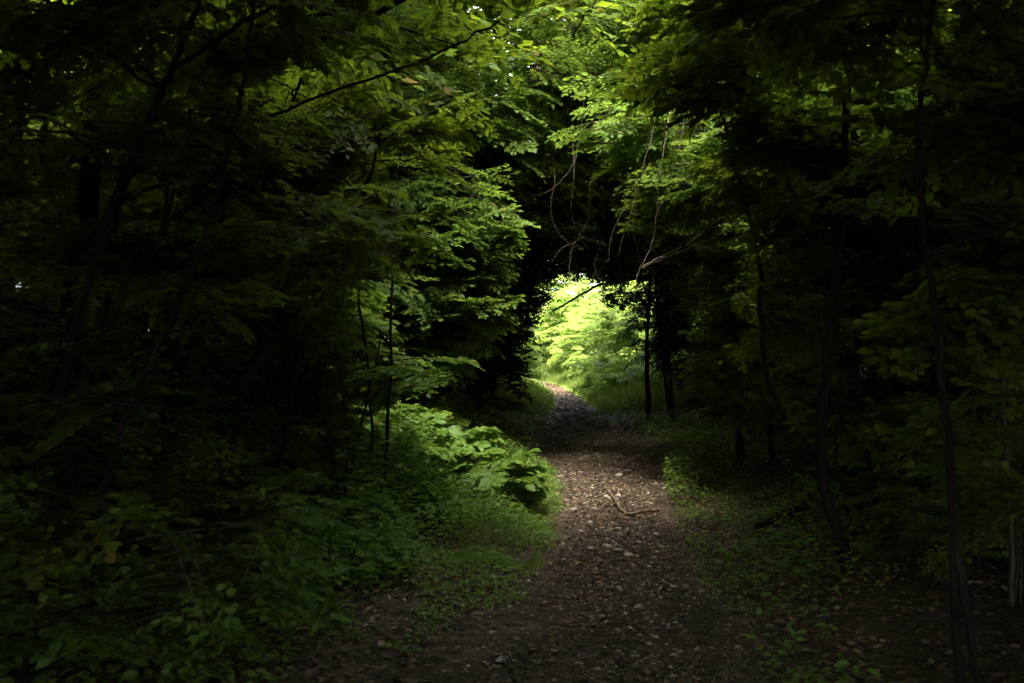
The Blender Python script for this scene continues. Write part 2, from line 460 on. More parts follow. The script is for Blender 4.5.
def build_undergrowth():
    # leafy mound left of the path, and lower herbs on the right verge
    mb = MB()
    def herbs(x, y, hgt, size, kind='mid', mat=0):
        n = len(x)
        P = np.stack([x, y, ground_z(x, y) + hgt], -1)
        k = ~((np.abs(x - path_x(y)) < path_w(y) * .8) & (hgt > .06)) & (y > 2.6)
        add_leaves(mb, P[k], rand_dir(n, .3)[k], up_normal(n, .45)[k], size[k], .6, mat, kind)
    n = 62000
    y = R.uniform(5.2, 13.5, n); u = R.random(n) ** .85
    x = path_x(y) - path_w(y) * np.interp(y, [5.2, 6.5, 8, 12], [1.35, 1.0, .9, .9]) - u * 2.3 + .08 * np.sin(4 * y) + .05 * np.sin(9 * y)
    hm = (.06 + .5 * np.sin(np.clip(u * 1.6, 0, 1) * math.pi * .55)) * np.interp(y, [5.2, 6.5, 8, 9, 13, 14.5], [.15, .45, .8, 1, 1, .6])
    nz = np.sin(3.1 * x + 1.7 * y) * np.sin(2.3 * y - 3.7 * x + 1) + .6 * np.sin(6.3 * x - 2 * y) * np.sin(5.1 * y + 2 * x)
    hm = hm * np.clip(.8 + .55 * nz, .25, 1.5)
    drop = (nz < -.35) & (y < 8.5) & (R.random(n) < np.interp(y, [5.2, 7.2, 8.5], [1, .9, .4]))
    hm = np.where(drop, 99, hm)
    herbs(x, y, np.where(drop, -.4, hm * R.random(n) ** .45), np.where(u < .3, R.uniform(.018, .04, n), R.uniform(.03, .07, n)))
    # sparser cover up the left bank
    n = 15000
    y = 3.2 + 12 * R.random(n) ** 1.3; x = path_x(y) - 1.3 - np.abs(R.normal(0, 1, n)) * (.9 + .2 * y)
    cl = np.sin(1.9 * x + .7 * y) * np.sin(1.4 * y - x) > -.25
    herbs(x[cl], y[cl], R.random(cl.sum()) ** 1.3 * .28, R.uniform(.03, .075, cl.sum()))
    # right verge
    n = 17000
    y = 4.2 + 16 * R.random(n) ** 1.2; x = path_x(y) + path_w(y) * .95 + np.abs(R.normal(0, 1, n)) * (.5 + .055 * y)
    cl = ((np.sin(2.3 * x + 1.1 * y) * np.sin(1.7 * y - x + 1) > np.interp(y, [5, 8], [.35, -.3])) | (y > 8.5)) & (R.random(n) < np.interp(y, [5.5, 8.5], [.45, 1]))
    hh = np.clip(.35 + .9 * np.sin(2.7 * x + 1.9 * y) * np.sin(3.1 * y - 1.7 * x), .12, 1.2)
    herbs(x[cl], y[cl], (R.random(n) ** .8 * .26 * hh)[cl], (R.uniform(.018, .06, n) * (.7 + .4 * hh))[cl])
    # shade herbs further along both edges
    n = 6000
    y = R.uniform(14, 27, n); s = R.choice([-1, 1], n)
    x = path_x(y) + s * (path_w(y) * .95 + np.abs(R.normal(0, .9, n)))
    herbs(x, y, R.random(n) * .25, R.uniform(.04, .08, n))
    n = 70000
    y = R.uniform(24.5, 47, n); s = R.choice([-1, 1], n, p=[.35, .65]); q = np.abs(R.normal(0, 1.5, n))
    x = path_x(y) + s * (path_w(y) * .9 + q)
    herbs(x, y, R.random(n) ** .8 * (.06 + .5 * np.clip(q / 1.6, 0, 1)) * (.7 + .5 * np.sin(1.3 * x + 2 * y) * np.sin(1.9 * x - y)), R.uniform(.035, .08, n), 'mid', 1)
    tag(mb.build('undergrowth', [M_HERB, M_SUNLIT]), 'low leafy herbs covering the banks beside the path', 'undergrowth', kind='stuff')
    # grass
    mb = MB()
    def grass(x, y, l, lean=.35):
        n = len(x)
        P = np.stack([x, y, ground_z(x, y) - .01], -1)
        D = np.stack([R.normal(0, lean, n), R.normal(0, lean, n), np.ones(n)], -1)
        add_leaves(mb, P, D, rand_dir(n, .1), l, .055, 0, 'mid')
    n = 36000
    y = 23 + 24 * R.random(n); s = R.random(n)
    x = path_x(y) + np.where(s < .42, -1, 1) * (path_w(y) * .92 + np.abs(R.normal(0, 1, n)) * 1.6)
    grass(x, y, R.uniform(.12, .5, n) * np.interp(np.abs(x - path_x(y)), [.3, 1.2], [.5, 1.15]))
    n = 5000
    y = R.uniform(7, 13.5, n); x = path_x(y) - path_w(y) * .85 - R.random(n) ** 1.2 * .7
    cl = np.sin(4 * x + 3 * y) * np.sin(5.1 * y - 2 * x) > -.2
    grass(x[cl], y[cl], R.uniform(.03, .15, cl.sum()), .6)
    n = 3500
    y = R.uniform(4.5, 8.5, n); x = path_x(y) + R.normal(.25, .35, n)
    cl = np.sin(3 * x + 2 * y) * np.sin(2.1 * y - 2 * x) > .3
    grass(x[cl], y[cl], R.uniform(.02, .06, cl.sum()), .6)
    tag(mb.build('grass', [M_GRASS]), 'grass growing along the path edges and in the sunny clearing', 'grass', kind='stuff')


build_ground(); build_litter(); build_gravel(); build_undergrowth()

# ------------------------------------------------------------------ tall trees whose crowns close over the path
def tall_tree_mesh(seed, keep=None, base=(0, 0, 0), zlo=4.6, zhi=12.5, rr=3.7, n_spray=320, leaf=.17):
    rng = np.random.default_rng(seed)
    mb_t, mb_c = MB(), MB()
    h = zhi - 1.5
    lean = rng.normal(0, .35, 2)
    tr = lambda t: np.array([lean[0] * t + .12 * math.sin(4 * t + seed), lean[1] * t + .12 * math.cos(3 * t + seed), h * t - .25])
    pts = np.array([tr(t) for t in np.linspace(0, 1, 12)])
    r0 = rng.uniform(.075, .13)
    mb_t.tube(pts, r0 * np.linspace(1.15, .22, 12) + .05 * np.exp(-np.linspace(0, 1, 12) * 14), 8)
    C, Yw, Pt = [], [], []
    nl = 20
    for i in range(nl):
        t = .36 + .62 * i / nl
        a = i * 2.4 + rng.uniform(-.4, .4)
        L = rr * (1 - .55 * max(0, t - .5)) * rng.uniform(.7, 1.05)
        p0 = tr(t); p1 = p0 + np.array([math.cos(a) * L, math.sin(a) * L, L * rng.uniform(.02, .4)])
        pm = (p0 + p1) / 2 + np.array([0, 0, L * .12])
        line = smooth_line([p0, pm, p1], 4)
        if keep is not None:
            k = keep(line + np.array(base))
            if not k.all():
                line = line[:max(2, int(np.argmin(k)))]
        mb_t.tube(line, np.linspace(.035, .008, len(line)), 5)
        m = n_spray // nl
        s = rng.random(m) ** .6
        C.append(np.outer(1 - s, p0) + np.outer(s, p1) + rng.normal(0, 1, (m, 3)) * (.25 + .5 * s[:, None]) * np.array([1, 1, .55]))
        Yw.append(a + rng.normal(0, .9, m))
    C = np.concatenate(C); Yw = np.concatenate(Yw); n = len(C)
    kk = None if keep is None else (lambda p: keep(p + np.array(base, np.float32)))
    add_sprays(mb_c, C, Yw, rng.normal(-.12, .2, n), rng.normal(0, .3, n), rng.uniform(.9, 1.5, n), leaf,
               'low', SPRAYS_BIG, twigs=False, keep=kk)
    return mb_t, mb_c


def tall_tree(label, x, y, group, seed, keep=None, **k):
    z = float(ground_z(x, y))
    t = thing('tree', label, 'tree', (x, y, z), group)
    a, b = tall_tree_mesh(seed, keep, (x, y, z), **k)
    a.build('trunk', [M_BARK], t); b.build('crown', [M_BEECH, M_TWIG], t)
    return t


protos, protos2 = [], []
G = 4.1
spots = []
for iy in range(-3, 11):
    for ix in range(-5, 6):
        x = ix * G + (G / 2 if iy % 2 else 0) + R.uniform(-.7, .7); y = iy * G * .95 + R.uniform(-.7, .7)
        px = float(path_x(y))
        if abs(x - px) < 1.9: x = px + math.copysign(1.9 + .5 * R.random(), x - px)
        if 0 < y < 7 and abs(x) < 3.0: x = math.copysign(3.0 + .6 * R.random(), x)
        if 6 < y < 15 and abs(x - px) < 4.2: x = px + math.copysign(4.2 + .8 * R.random(), x - px)
        if y > 28 and CLEAR[0] - 3.2 < x < CLEAR[2] + 3: continue
        spots.append((x, y))


def zone(x, y):
    if y < 1.5: return ('unseen tall leafy tree added behind the viewpoint for shade', 'unseen shading trees behind the viewpoint')  # added out of view to keep the near wood dark
    if x < path_x(y):
        if y > 15: return ('tall slim tree far back in the dark wood left of the path', 'far trees left of the path')
        return ('tall dark tree with crown above the left bank of the path', 'tall trees on the left bank')
    if y > 15: return ('tall slim tree far back in the dark wood right of the path', 'far trees right of the path')
    return ('tall dark tree with crown above the right side of the path', 'tall trees on the right side')


for i, (x, y) in enumerate(spots):
    lab, grp = zone(x, y)
    near_hole = any(math.hypot(x - hx, y - hy) < hr + 5.2 for hx, hy, hr in HOLES)
    near_clear = y > 23.5 and CLEAR[0] - 4.5 < x < CLEAR[2] + 4.5
    if near_hole or near_clear:
        kp = lambda p: keep_std(p) & ~(in_clear(p))
        tall_tree(lab, x, y, grp, 300 + i, kp, n_spray=600 if y < 12 else 640)  # denser crowns around the gaps to stop sun leaks
    else:
        lst, ns = (protos, 270) if y > 7 else (protos2, 600)  # thicker crowns near the viewpoint to darken the foreground
        if len(lst) < 3:
            lst.append(tall_tree(lab, x, y, grp, 300 + i, n_spray=ns))
        else:
            dup(lst[i % 3], (x, y, float(ground_z(x, y))), R.uniform(0, 6.28), R.uniform(.92, 1.12), lab, grp)

# ------------------------------------------------------------------ shrub maker
def shrub_mesh(seed, rx, ry, rz, n_spray, leaf, size=.7, kind='mid', lib=SPRAYS, stems=6, z0=.25, keep=None, base=(0, 0, 0), twigs=False, droop=-.1, wr=.62):
    rng = np.random.default_rng(seed)
    ms, mf = MB(), MB()
    tips = []
    for i in range(stems):
        a = i * 2.4 + rng.uniform(-.4, .4); q = rng.uniform(.35, .9)
        tip = np.array([math.cos(a) * rx * q, math.sin(a) * ry * q, z0 + rz * rng.uniform(1.2, 1.8)])
        tips.append(tip)
        ms.tube(smooth_line([[math.cos(a) * .06, math.sin(a) * .06, -.1], [tip[0] * .3, tip[1] * .3, tip[2] * .5], tip], 4), np.linspace(.022, .006, 9) * min(1.6, rz * rz + .22), 5)
    n = n_spray
    v = rng.normal(0, 1, (n, 3)); v /= np.linalg.norm(v, axis=1)[:, None]
    r = rng.random(n) ** .45
    lump = 1 + .22 * np.sin(3 * v[:, 0] + seed) * np.sin(4 * v[:, 2] + 2 * seed) + .15 * np.sin(7 * v[:, 1] + seed)
    C = v * (r * lump)[:, None] * np.array([rx, ry, rz]) + np.array([0, 0, z0 + rz])
    C = C[C[:, 2] > .05]; n = len(C)
    yaw = np.arctan2(C[:, 1], C[:, 0]) + rng.normal(0, .7, n)
    kk = None if keep is None else (lambda p: keep(p + np.array(base, np.float32)))
    add_sprays(mf, C, yaw, rng.normal(droop, .25, n), rng.normal(0, .25, n), rng.uniform(.7, 1.2, n) * size, leaf, kind, lib, 1, twigs, kk, wr)
    return ms, mf


def shrub(label, loc, mat, cat='shrub', name='shrub', group=None, keep=None, **k):
    x, y = loc; z = float(ground_z(x, y))
    t = thing(name, label, cat, (x, y, z), group)
    a, b = shrub_mesh(base=(x, y, z), keep=keep, **k)
    a.build('stem', [M_TWIG], t); b.build('foliage', [mat, M_TWIG], t)
    return t


# thicket framing the far tunnel mouth, deep shade put into its leaf colour
thk = [(-1.0, 21.5, 1.5, 1.5, 1.5, 'shade-coloured thicket bush forming the left jamb of the tunnel mouth'),
       (-3.4, 22.5, 1.9, 1.4, 2.0, 'shade-coloured thicket bush just left of the tunnel mouth jamb'),
       (-6.3, 23.5, 2.2, 1.5, 1.7, 'shade-coloured bush in deep shade well left of the tunnel mouth'),
       (4.15, 20.8, 1.4, 1.6, 1.6, 'shade-coloured thicket bush forming the right jamb of the tunnel mouth'),
       (6.3, 21.5, 1.9, 1.5, 2.0, 'shade-coloured bush just right of the tunnel mouth jamb'),
       (10.0, 22.5, 2.3, 1.6, 2.0, 'shade-coloured bush in deep shade well right of the tunnel mouth'),
       (-1.0, 26.3, 1.6, 1.5, 1.6, 'shade-coloured thicket bush behind the left jamb of the tunnel mouth'),
       (-5.0, 26.2, 2.0, 1.5, 2.3, 'tall shade-coloured bush filling the gap far behind the left jamb'),
       (-9.4, 25.0, 2.2, 1.6, 2.3, 'shade-coloured bush at the far left end of the row of dark bushes'),
       (4.3, 25.4, 1.6, 1.5, 1.9, 'shade-coloured bush behind the right jamb of the tunnel mouth'),
       (-.6, 17.2, .95, 1.3, .9, 'shade-coloured bush crouching under the leaning stems left of the path'),
       (3.9, 16.2, 1.2, 1.4, .9, 'shade-coloured bush on the right verge before the tunnel mouth')]
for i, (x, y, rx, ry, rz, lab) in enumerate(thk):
    shrub(lab, (x, y), M_SHADED, group='shade-coloured bushes around the tunnel mouth', keep=keep_std, seed=40 + i, rx=rx, ry=ry, rz=rz,
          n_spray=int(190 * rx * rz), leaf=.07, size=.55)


def arch_tree(label, base, blobs, seed, mat, n_per=60, stems=None, leaf=.062, size=.5, dens=1.7, kind='mid', group=None, rad=.06, name='tree', twigs=True, keep=keep_std, lib=SPRAYS):
    """a tree given by its trunk line(s) and the blobs its foliage fills"""
    rng = np.random.default_rng(seed)
    base = np.array(base, float)
    t = thing(name, label, 'tree', base, group)
    mt, mf = MB(), MB()
    allpts = []
    for line, r0 in stems:
        line = np.asarray(line, float)
        pts = smooth_line(line, 6, .006)
        mt.tube(pts, r0 * np.linspace(1.12, .5, len(pts)) * (1 + .8 * np.exp(-np.arange(len(pts)) * .75) + .06 * np.sin(np.arange(len(pts)) * 1.9)), 7)
        allpts.append(pts)
    allp = np.concatenate(allpts)
    for (c, rr, n) in blobs:
        c = np.array(c, float); rr = np.array(rr, float)
        # limbs from the nearest lower trunk point into the blob
        dd = np.linalg.norm(allp - c, axis=1) + np.where(allp[:, 2] > c[2], 1.5 * (allp[:, 2] - c[2]), 0)
        j = allp[int(np.argmin(dd))]
        for q in range(max(2, min(5, n // 18))):
            e = c + rng.normal(0, .45, 3) * rr
            pm = (j + e) / 2 + np.array([0, 0, .12 * np.linalg.norm(e - j)])
            ln = smooth_line([j, pm, e], 5, .01)
            if not keep(ln[3:]).all(): continue
            mt.tube(ln, np.linspace(min(.022, rad * .4), .006, len(ln)), 5)
        n = int(n * dens)
        v = rng.normal(0, 1, (n, 3)); v /= np.linalg.norm(v, axis=1)[:, None]
        C = c + v * (rng.random(n) ** .5)[:, None] * rr
        out = C - j
        yaw = np.arctan2(out[:, 1], out[:, 0]) + rng.normal(0, .7, n)
        add_sprays(mf, C, yaw, rng.normal(-.12, .26, n), rng.normal(0, .32, n), rng.uniform(.6, 1.25, n) * size, leaf, kind, lib, 1, twigs, keep)
    for m in mt.v, mf.v:
        for a in m: a -= base.astype(np.float32)
    mt.build('trunk', [M_BARK], t)
    if mf.n: mf.build('crown', [mat, M_TWIG], t)
    return t


def px_line(poly, Y, dY=0.):
    """photo polyline (first point = foot) -> trunk line rooted in the ground"""
    pts = [W(px, py, Y + dY * i / max(1, len(poly) - 1)) for i, (px, py) in enumerate(poly)]
    x, y = pts[0][0], pts[0][1]
    pts[0] = np.array([x, y, float(ground_z(x, y)) - .12])
    pts = [pts[0]] + [p for p in pts[1:] if p[2] > pts[0][2] + .1]
    return np.array(pts)


def B(px, py, Y, w, h, d, n):
    """foliage blob from photo: centre pixel, half sizes in pixels, depth half size"""
    return (W(px, py, Y), (w / F * Y, d, h / F * Y), n)


S = lambda poly, Y, rpx, dY=0.: (px_line(poly, Y, dY), rpx / F * Y)

TREES = [
 # label, stems [(poly, Y, radius px)], blobs, material, leaf
 ('thickest dark upright trunk on the left bank, half hidden by leaf layers',
  [S([(58, 475), (70, 330), (86, 225), (95, 100), (99, -60), (104, -200)], 6.6, 12.5)],
  [B(60, 60, 8, 110, 60, 1.2, 70), B(190, -20, 8.4, 110, 50, 1.2, 60), B(20, 190, 8.4, 90, 60, 1., 34), B(140, 200, 9.6, 80, 50, .9, 30)], M_BEECH),
 ('slender dark tree leaning right from the lower left corner, forking near the top',
  [S([(13, 600), (30, 505), (60, 394), (108, 217), (152, 115), (167, 77), (193, 20), (215, -60)], 5.2, 5.2), S([(13, 605), (31, 505), (61, 394), (109, 217), (153, 115), (168, 77), (233, 30), (300, -10)], 5.2, 4.2)],
  [B(60, 30, 5.3, 120, 25, .7, 18), B(200, 25, 5.6, 110, 20, .8, 18), B(60, 135, 5.2, 90, 18, .6, 10), B(20, 310, 5., 70, 35, .5, 8), B(330, -60, 5.6, 170, 60, .9, 50)], M_BEECH),
 ('leaning dark trunk on the left bank curving right towards the upper branches',
  [S([(160, 440), (180, 360), (213, 268), (222, 205), (245, 143), (263, 77), (293, 50), (345, 30), (420, -10)], 6.9, 6.6)],
  [B(200, 310, 8, 70, 45, .8, 34), B(300, 140, 8.2, 90, 60, .9, 60), B(250, 30, 8, 90, 50, .9, 46), B(380, 90, 8.5, 90, 55, .9, 60)], M_BEECH),
 ('thin leaning tree right of the curved trunk on the left bank, splitting above',
  [S([(200, 400), (208, 362), (240, 314), (277, 234), (300, 170), (335, 80), (360, -20)], 9.4, 3.6), S([(200, 400), (209, 362), (241, 312), (262, 270), (320, 225), (380, 190)], 9.4, 2.5)],
  [B(300, 260, 9.5, 70, 50, .9, 50), B(355, 190, 9.6, 70, 50, .9, 55), B(280, 370, 9.8, 50, 40, .7, 28)], M_BEECH),
 ('long thin pole-like stem slanting up from the bottom left corner',
  [S([(63, 640), (80, 565), (107, 475), (123, 424), (160, 340), (200, 254), (217, 190), (238, 110), (252, 20), (262, -60)], 4.6, 3.6)],
  [B(190, 300, 4.8, 60, 14, .4, 5), B(120, 400, 4.6, 60, 14, .4, 5), B(160, -30, 4.8, 150, 50, .8, 26), B(90, 520, 4.4, 70, 20, .4, 7)], M_BEECH),
 ('straight dark upright trunk behind the fork on the left, ending in leaf shadow',
  [S([(158, 392), (157, 300), (155, 200), (152, 80), (150, -60)], 11, 5.5)],
  [B(150, 120, 11.3, 70, 60, .9, 40), B(110, 300, 11, 60, 50, .8, 30)], M_BEECH),
 ('slim upright trunk between the thickest trunk and the fork on the left',
  [S([(131, 385), (130, 260), (127, 120), (126, -60)], 12.4, 4.2)], [B(70, 120, 12.6, 80, 60, 1, 40)], M_BEECH),
 ('slim straight trunk at the upper left, left of the thickest trunk',
  [S([(36, 380), (40, 260), (46, 130), (48, -60)], 12, 4)], [B(30, 230, 12.4, 60, 60, .9, 36)], M_BEECH),
 ('thin trunk along the left edge of the picture above the leafy bank',
  [S([(8, 390), (13, 260), (22, 110), (26, -60)], 10.5, 3.6)], [B(-10, 350, 10.5, 60, 50, .8, 34)], M_BEECH),
 ('dark tree whose long limb arcs right across the upper left foliage',
  [S([(92, 470), (110, 260), (143, 162), (227, 130), (288, 108), (340, 88), (430, 58), (500, 20)], 6.2, 2.3)],
  [B(330, 60, 7.4, 90, 30, .7, 42), B(440, 20, 7.6, 90, 36, .8, 50), B(240, 170, 7.4, 80, 24, .6, 30), B(420, 130, 7.8, 80, 35, .7, 44)], M_BEECH),
 # left arch of the tunnel
 ('thin tree on the left whose lit yellow-green sprays reach over the tunnel',
  [S([(405, 430), (400, 360), (410, 290), (440, 230), (480, 190)], 11.3, 2.6), S([(405, 430), (398, 360), (385, 290), (390, 200), (420, 100)], 11.3, 2.4)],
  [B(445, 232, 11.2, 55, 26, .6, 62), B(425, 275, 11.2, 55, 22, .6, 40), B(455, 305, 11.2, 28, 26, .4, 20), B(420, 190, 11.6, 60, 24, .7, 40), B(410, 345, 11.4, 45, 26, .6, 34), B(380, 300, 11.6, 50, 50, .7, 50)], M_MAPLE),
 ('thin tree arching its crown across the top middle before the dark hollow',
  [S([(330, 420), (350, 300), (400, 180), (480, 90), (570, 40)], 12.6, 3.2)],
  [B(470, 120, 12.4, 80, 50, .9, 80), B(540, 90, 12.8, 70, 50, .9, 70), B(400, 40, 13.2, 90, 60, 1., 80), B(600, 30, 13, 70, 30, .9, 50)], M_MAPLE),
 ('hazel tree filling the middle left just behind the lit mound and thin saplings',
  [S([(350, 425), (352, 340), (340, 250), (330, 150)], 13.0, 3.0), S([(352, 425), (380, 330), (410, 240), (430, 150)], 13.0, 2.6)],
  [B(400, 265, 12.7, 50, 32, .6, 50), B(330, 300, 12.7, 60, 40, .6, 56), B(295, 215, 12.9, 60, 40, .7, 56), B(372, 195, 12.9, 55, 35, .7, 50), B(450, 175, 13, 50, 30, .6, 44), B(430, 330, 12.6, 40, 26, .5, 34), B(350, 370, 12.5, 50, 28, .5, 34), B(330, 110, 13, 80, 45, .8, 60), B(450, 270, 12.8, 30, 30, .5, 26)], M_MAPLE),
 ('leafy tree filling the middle right just behind the lit sprays beside the path',
  [S([(742, 440), (735, 350), (742, 260), (760, 150)], 12.9, 3.0)],
  [B(705, 300, 12.6, 45, 36, .6, 44), B(745, 245, 12.6, 55, 36, .6, 50), B(700, 225, 12.8, 40, 28, .6, 36), B(790, 300, 12.6, 50, 40, .6, 44), B(770, 180, 12.9, 60, 40, .7, 52), B(725, 375, 12.5, 55, 30, .6, 44), B(830, 220, 12.7, 50, 50, .7, 50), B(690, 150, 13, 60, 36, .7, 46)], M_MAPLE),
 # right side
 ('nearest dark curved trunk rising from the right verge, bent at its foot',
  [S([(852, 566), (838, 530), (824, 490), (821, 440), (826, 370), (832, 310), (841, 230), (846, 140), (852, 20), (858, -80)], 6.9, 6.0)],
  [B(800, 215, 7., 70, 30, .6, 26), B(880, 190, 7.2, 70, 40, .7, 34), B(760, 60, 7.2, 100, 50, .8, 52), B(900, 30, 7.4, 100, 50, .8, 48), B(810, 140, 7.2, 60, 30, .6, 26)], M_BEECH),
 ('slender dark tree at the right with a forked top, foot in brown leaf litter',
  [S([(985, 690), (974, 655), (959, 560), (948, 445), (942, 395), (932, 294), (922, 225), (918, 150), (924, 84), (930, 30), (938, -50)], 4.6, 4.2), S([(960, 560), (949, 445), (943, 395), (933, 294), (923, 225), (919, 150), (923, 70), (919, 0), (910, -60)], 4.6, 3.2)],
  [B(910, 290, 4.7, 60, 22, .4, 14), B(880, 335, 4.9, 50, 14, .3, 9), B(960, 100, 4.8, 100, 40, .5, 26), B(1000, 240, 4.8, 60, 60, .5, 20), B(860, -20, 4.8, 150, 50, .7, 34), B(920, 440, 5.2, 70, 14, .4, 10), B(850, 160, 4.6, 40, 26, .3, 8)], M_BEECH),
 ('thin dark stem sweeping down to the right across the right-hand foliage',
  [S([(882, 532), (845, 488), (811, 452), (777, 402), (763, 355), (760, 270), (750, 222), (734, 151), (720, 105), (700, 20), (690, -60)], 8.2, 3.0)],
  [B(770, 170, 8.6, 60, 30, .6, 40), B(740, 330, 8.6, 50, 40, .6, 34), B(690, 30, 8.6, 80, 50, .8, 56), B(790, 300, 8.4, 50, 40, .6, 34)], M_BEECH),
 ('tree leaning in from the right with yellow-green sprays catching light above the path',
  [S([(905, 500), (890, 400), (860, 300), (800, 200), (730, 110), (660, 40)], 10.3, 4.2)],
  [B(715, 195, 10.4, 48, 22, .5, 40), B(760, 155, 10.2, 50, 24, .6, 36), B(700, 240, 10.8, 40, 20, .5, 22), B(660, 120, 11, 60, 40, .8, 50), B(800, 120, 9.4, 60, 24, .6, 36), B(870, 120, 9.2, 50, 26, .6, 34), B(735, 265, 10.6, 45, 35, .6, 34)], M_MAPLE),
 ('dark tree with diagonal limb at the upper right behind the forked stem',
  [S([(1002, 480), (1000, 330), (985, 150), (959, 87), (935, 50), (915, -40)], 7.6, 5.0), S([(1003, 480), (1000, 332), (950, 240), (880, 185), (820, 150), (780, 115)], 8.2, 3.0)],
  [B(980, 180, 7.8, 70, 60, .8, 48), B(1010, 40, 7.8, 80, 60, .8, 46), B(900, 250, 8, 60, 40, .6, 36), B(985, 330, 7.6, 50, 50, .6, 30)], M_BEECH),
 ('thin dark pole standing in the deep shade right of the curved trunk',
  [S([(893, 455), (889, 390), (886, 300), (884, 180), (880, 60)], 11.5, 4)], [B(870, 330, 11.6, 60, 50, .8, 40), B(850, 410, 11.2, 60, 36, .7, 34)], M_BEECH),
 ('second thin dark pole in the deep right shade, close beside the forked stem',
  [S([(918, 462), (914, 400), (910, 310), (906, 160), (905, 40)], 11, 4)], [B(940, 330, 11.2, 50, 60, .8, 36), B(960, 430, 10.8, 60, 30, .7, 30)], M_BEECH),
 ('small crooked stem standing right behind the foot of the curved trunk',
  [S([(860, 535), (845, 495), (836, 460), (840, 420), (850, 380), (862, 330)], 7.9, 1.9)], [B(860, 420, 8, 40, 26, .4, 14)], M_BEECH),
 ('dense young tree filling the middle right between path and curved trunk',
  [S([(775, 465), (765, 400), (745, 320), (740, 200)], 12.2, 2.8)],
  [B(740, 370, 12, 60, 40, .8, 50), B(790, 380, 11.6, 50, 45, .8, 44), B(720, 310, 12.4, 50, 40, .8, 44), B(690, 200, 12.8, 60, 40, .8, 44), B(830, 260, 11.6, 60, 50, .9, 50)], M_BEECH),
 ('straightest of the thin dark stems standing at the right jamb of the bright opening',
  [S([(650, 422), (647, 380), (647, 340), (650, 280), (652, 200)], 20.5, 2.6)], [B(640, 250, 20.5, 45, 30, .9, 60)], M_SHADED),
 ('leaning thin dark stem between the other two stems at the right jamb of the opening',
  [S([(672, 420), (665, 380), (660, 340), (656, 290), (654, 230)], 20.8, 1.9)], [B(712, 300, 20.6, 36, 50, .9, 70)], M_SHADED),
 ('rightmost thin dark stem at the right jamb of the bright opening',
  [S([(673, 420), (670, 380), (668, 330), (669, 280), (674, 200)], 20.2, 2.4)], [B(700, 240, 20., 60, 40, 1., 80), B(712, 370, 19.6, 26, 40, .8, 60)], M_SHADED),
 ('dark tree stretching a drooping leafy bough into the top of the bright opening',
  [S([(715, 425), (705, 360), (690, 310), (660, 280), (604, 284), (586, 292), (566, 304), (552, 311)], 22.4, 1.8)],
  [B(580, 299, 22.4, 34, 7, .4, 46), B(545, 300, 22.8, 14, 8, .6, 12), B(625, 296, 22.6, 16, 8, .6, 12), B(555, 272, 22.6, 40, 12, .8, 60), B(610, 268, 22.6, 45, 14, .9, 70)], M_SHADED),
 ('dark overhanging tree roofing the tunnel above the bright opening from the right',
  [S([(720, 425), (716, 330), (690, 240), (630, 190), (560, 170)], 19.2, 4.)],
  [B(600, 235, 19.4, 75, 40, 1.2, 150), B(560, 180, 19, 80, 35, 1.2, 120), B(670, 200, 19, 60, 40, 1.2, 110), B(610, 130, 18.5, 90, 40, 1.2, 120)], M_MAPLE),
 ('dark overhanging tree roofing the tunnel above the bright opening from the left',
  [S([(452, 425), (455, 330), (475, 240), (510, 190), (560, 150)], 17.6, 4.)],
  [B(500, 240, 17.8, 50, 40, 1.1, 110), B(520, 190, 17.6, 60, 40, 1.1, 110), B(470, 310, 17.4, 34, 40, .9, 70)], M_BEECH),
]
for i, (lab, st, bl, mat) in enumerate(TREES):
    near = st[0][0][0][1] < 7.6
    lef = st[0][0][0][0] < -1 and mat is M_BEECH
    arch_tree(lab, st[0][0][0] + np.array([0, 0, .12]), bl, 500 + i, mat, stems=st, kind='fine' if near else 'mid',
              leaf=.066 if mat is not M_SHADED else .06, rad=st[0][1], size=.5 if near else .52, dens=.85 if lef else 1.6, keep=keep_std if mat is not M_BEECH else keep_low)

arch_tree('dark overhanging tree added to shut out clearing light just behind the mouth of the tunnel', [4.9, 26.6, float(ground_z(4.9, 26.6))],  # extra crown put in to keep clearing light off the path
          [((1.3, 26.6, 4.1), (2.3, 1.6, .9), 260), ((-1.4, 26.4, 4.3), (1.4, 1.5, 1.1), 120), ((4.2, 26.4, 4.4), (1.4, 1.5, 1.1), 120)], 690, M_SHADED,
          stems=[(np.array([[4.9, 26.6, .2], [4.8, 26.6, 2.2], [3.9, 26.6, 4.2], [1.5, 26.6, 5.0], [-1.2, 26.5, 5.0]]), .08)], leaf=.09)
for k, (x, y) in enumerate([(-3.7, 4.2), (-6.6, 6.2), (-4.0, 1.2), (-7.4, 2.6), (3.9, 2.2), (-1.5, -1.5), (-5.6, 8.6)]):  # dense crowns added out of view to darken the near banks
    tall_tree('unseen tall leafy tree added close beside the viewpoint for shade', x, y, 'unseen shading trees beside the viewpoint', 780 + k, keep_std, n_spray=600)
tall_tree('tall tree with a dense crown added to shade the darkest stretch of path, on its left', -2.9, 16.6, None, 773, keep_std, n_spray=600, zlo=4.)  # extra crown put in to darken the path here
tall_tree('tall tree with a dense crown added to shade the darkest stretch of path, on its right', 4.4, 17.6, None, 774, keep_std, n_spray=600, zlo=4.)  # its partner, likewise added for shade
tall_tree('dense tall tree added behind the right verge to shade the middle of the path', 4.6, 13.2, None, 772, lambda p: keep_std(p), n_spray=620, zlo=4.2)  # extra dense crown put in to block leaking sun

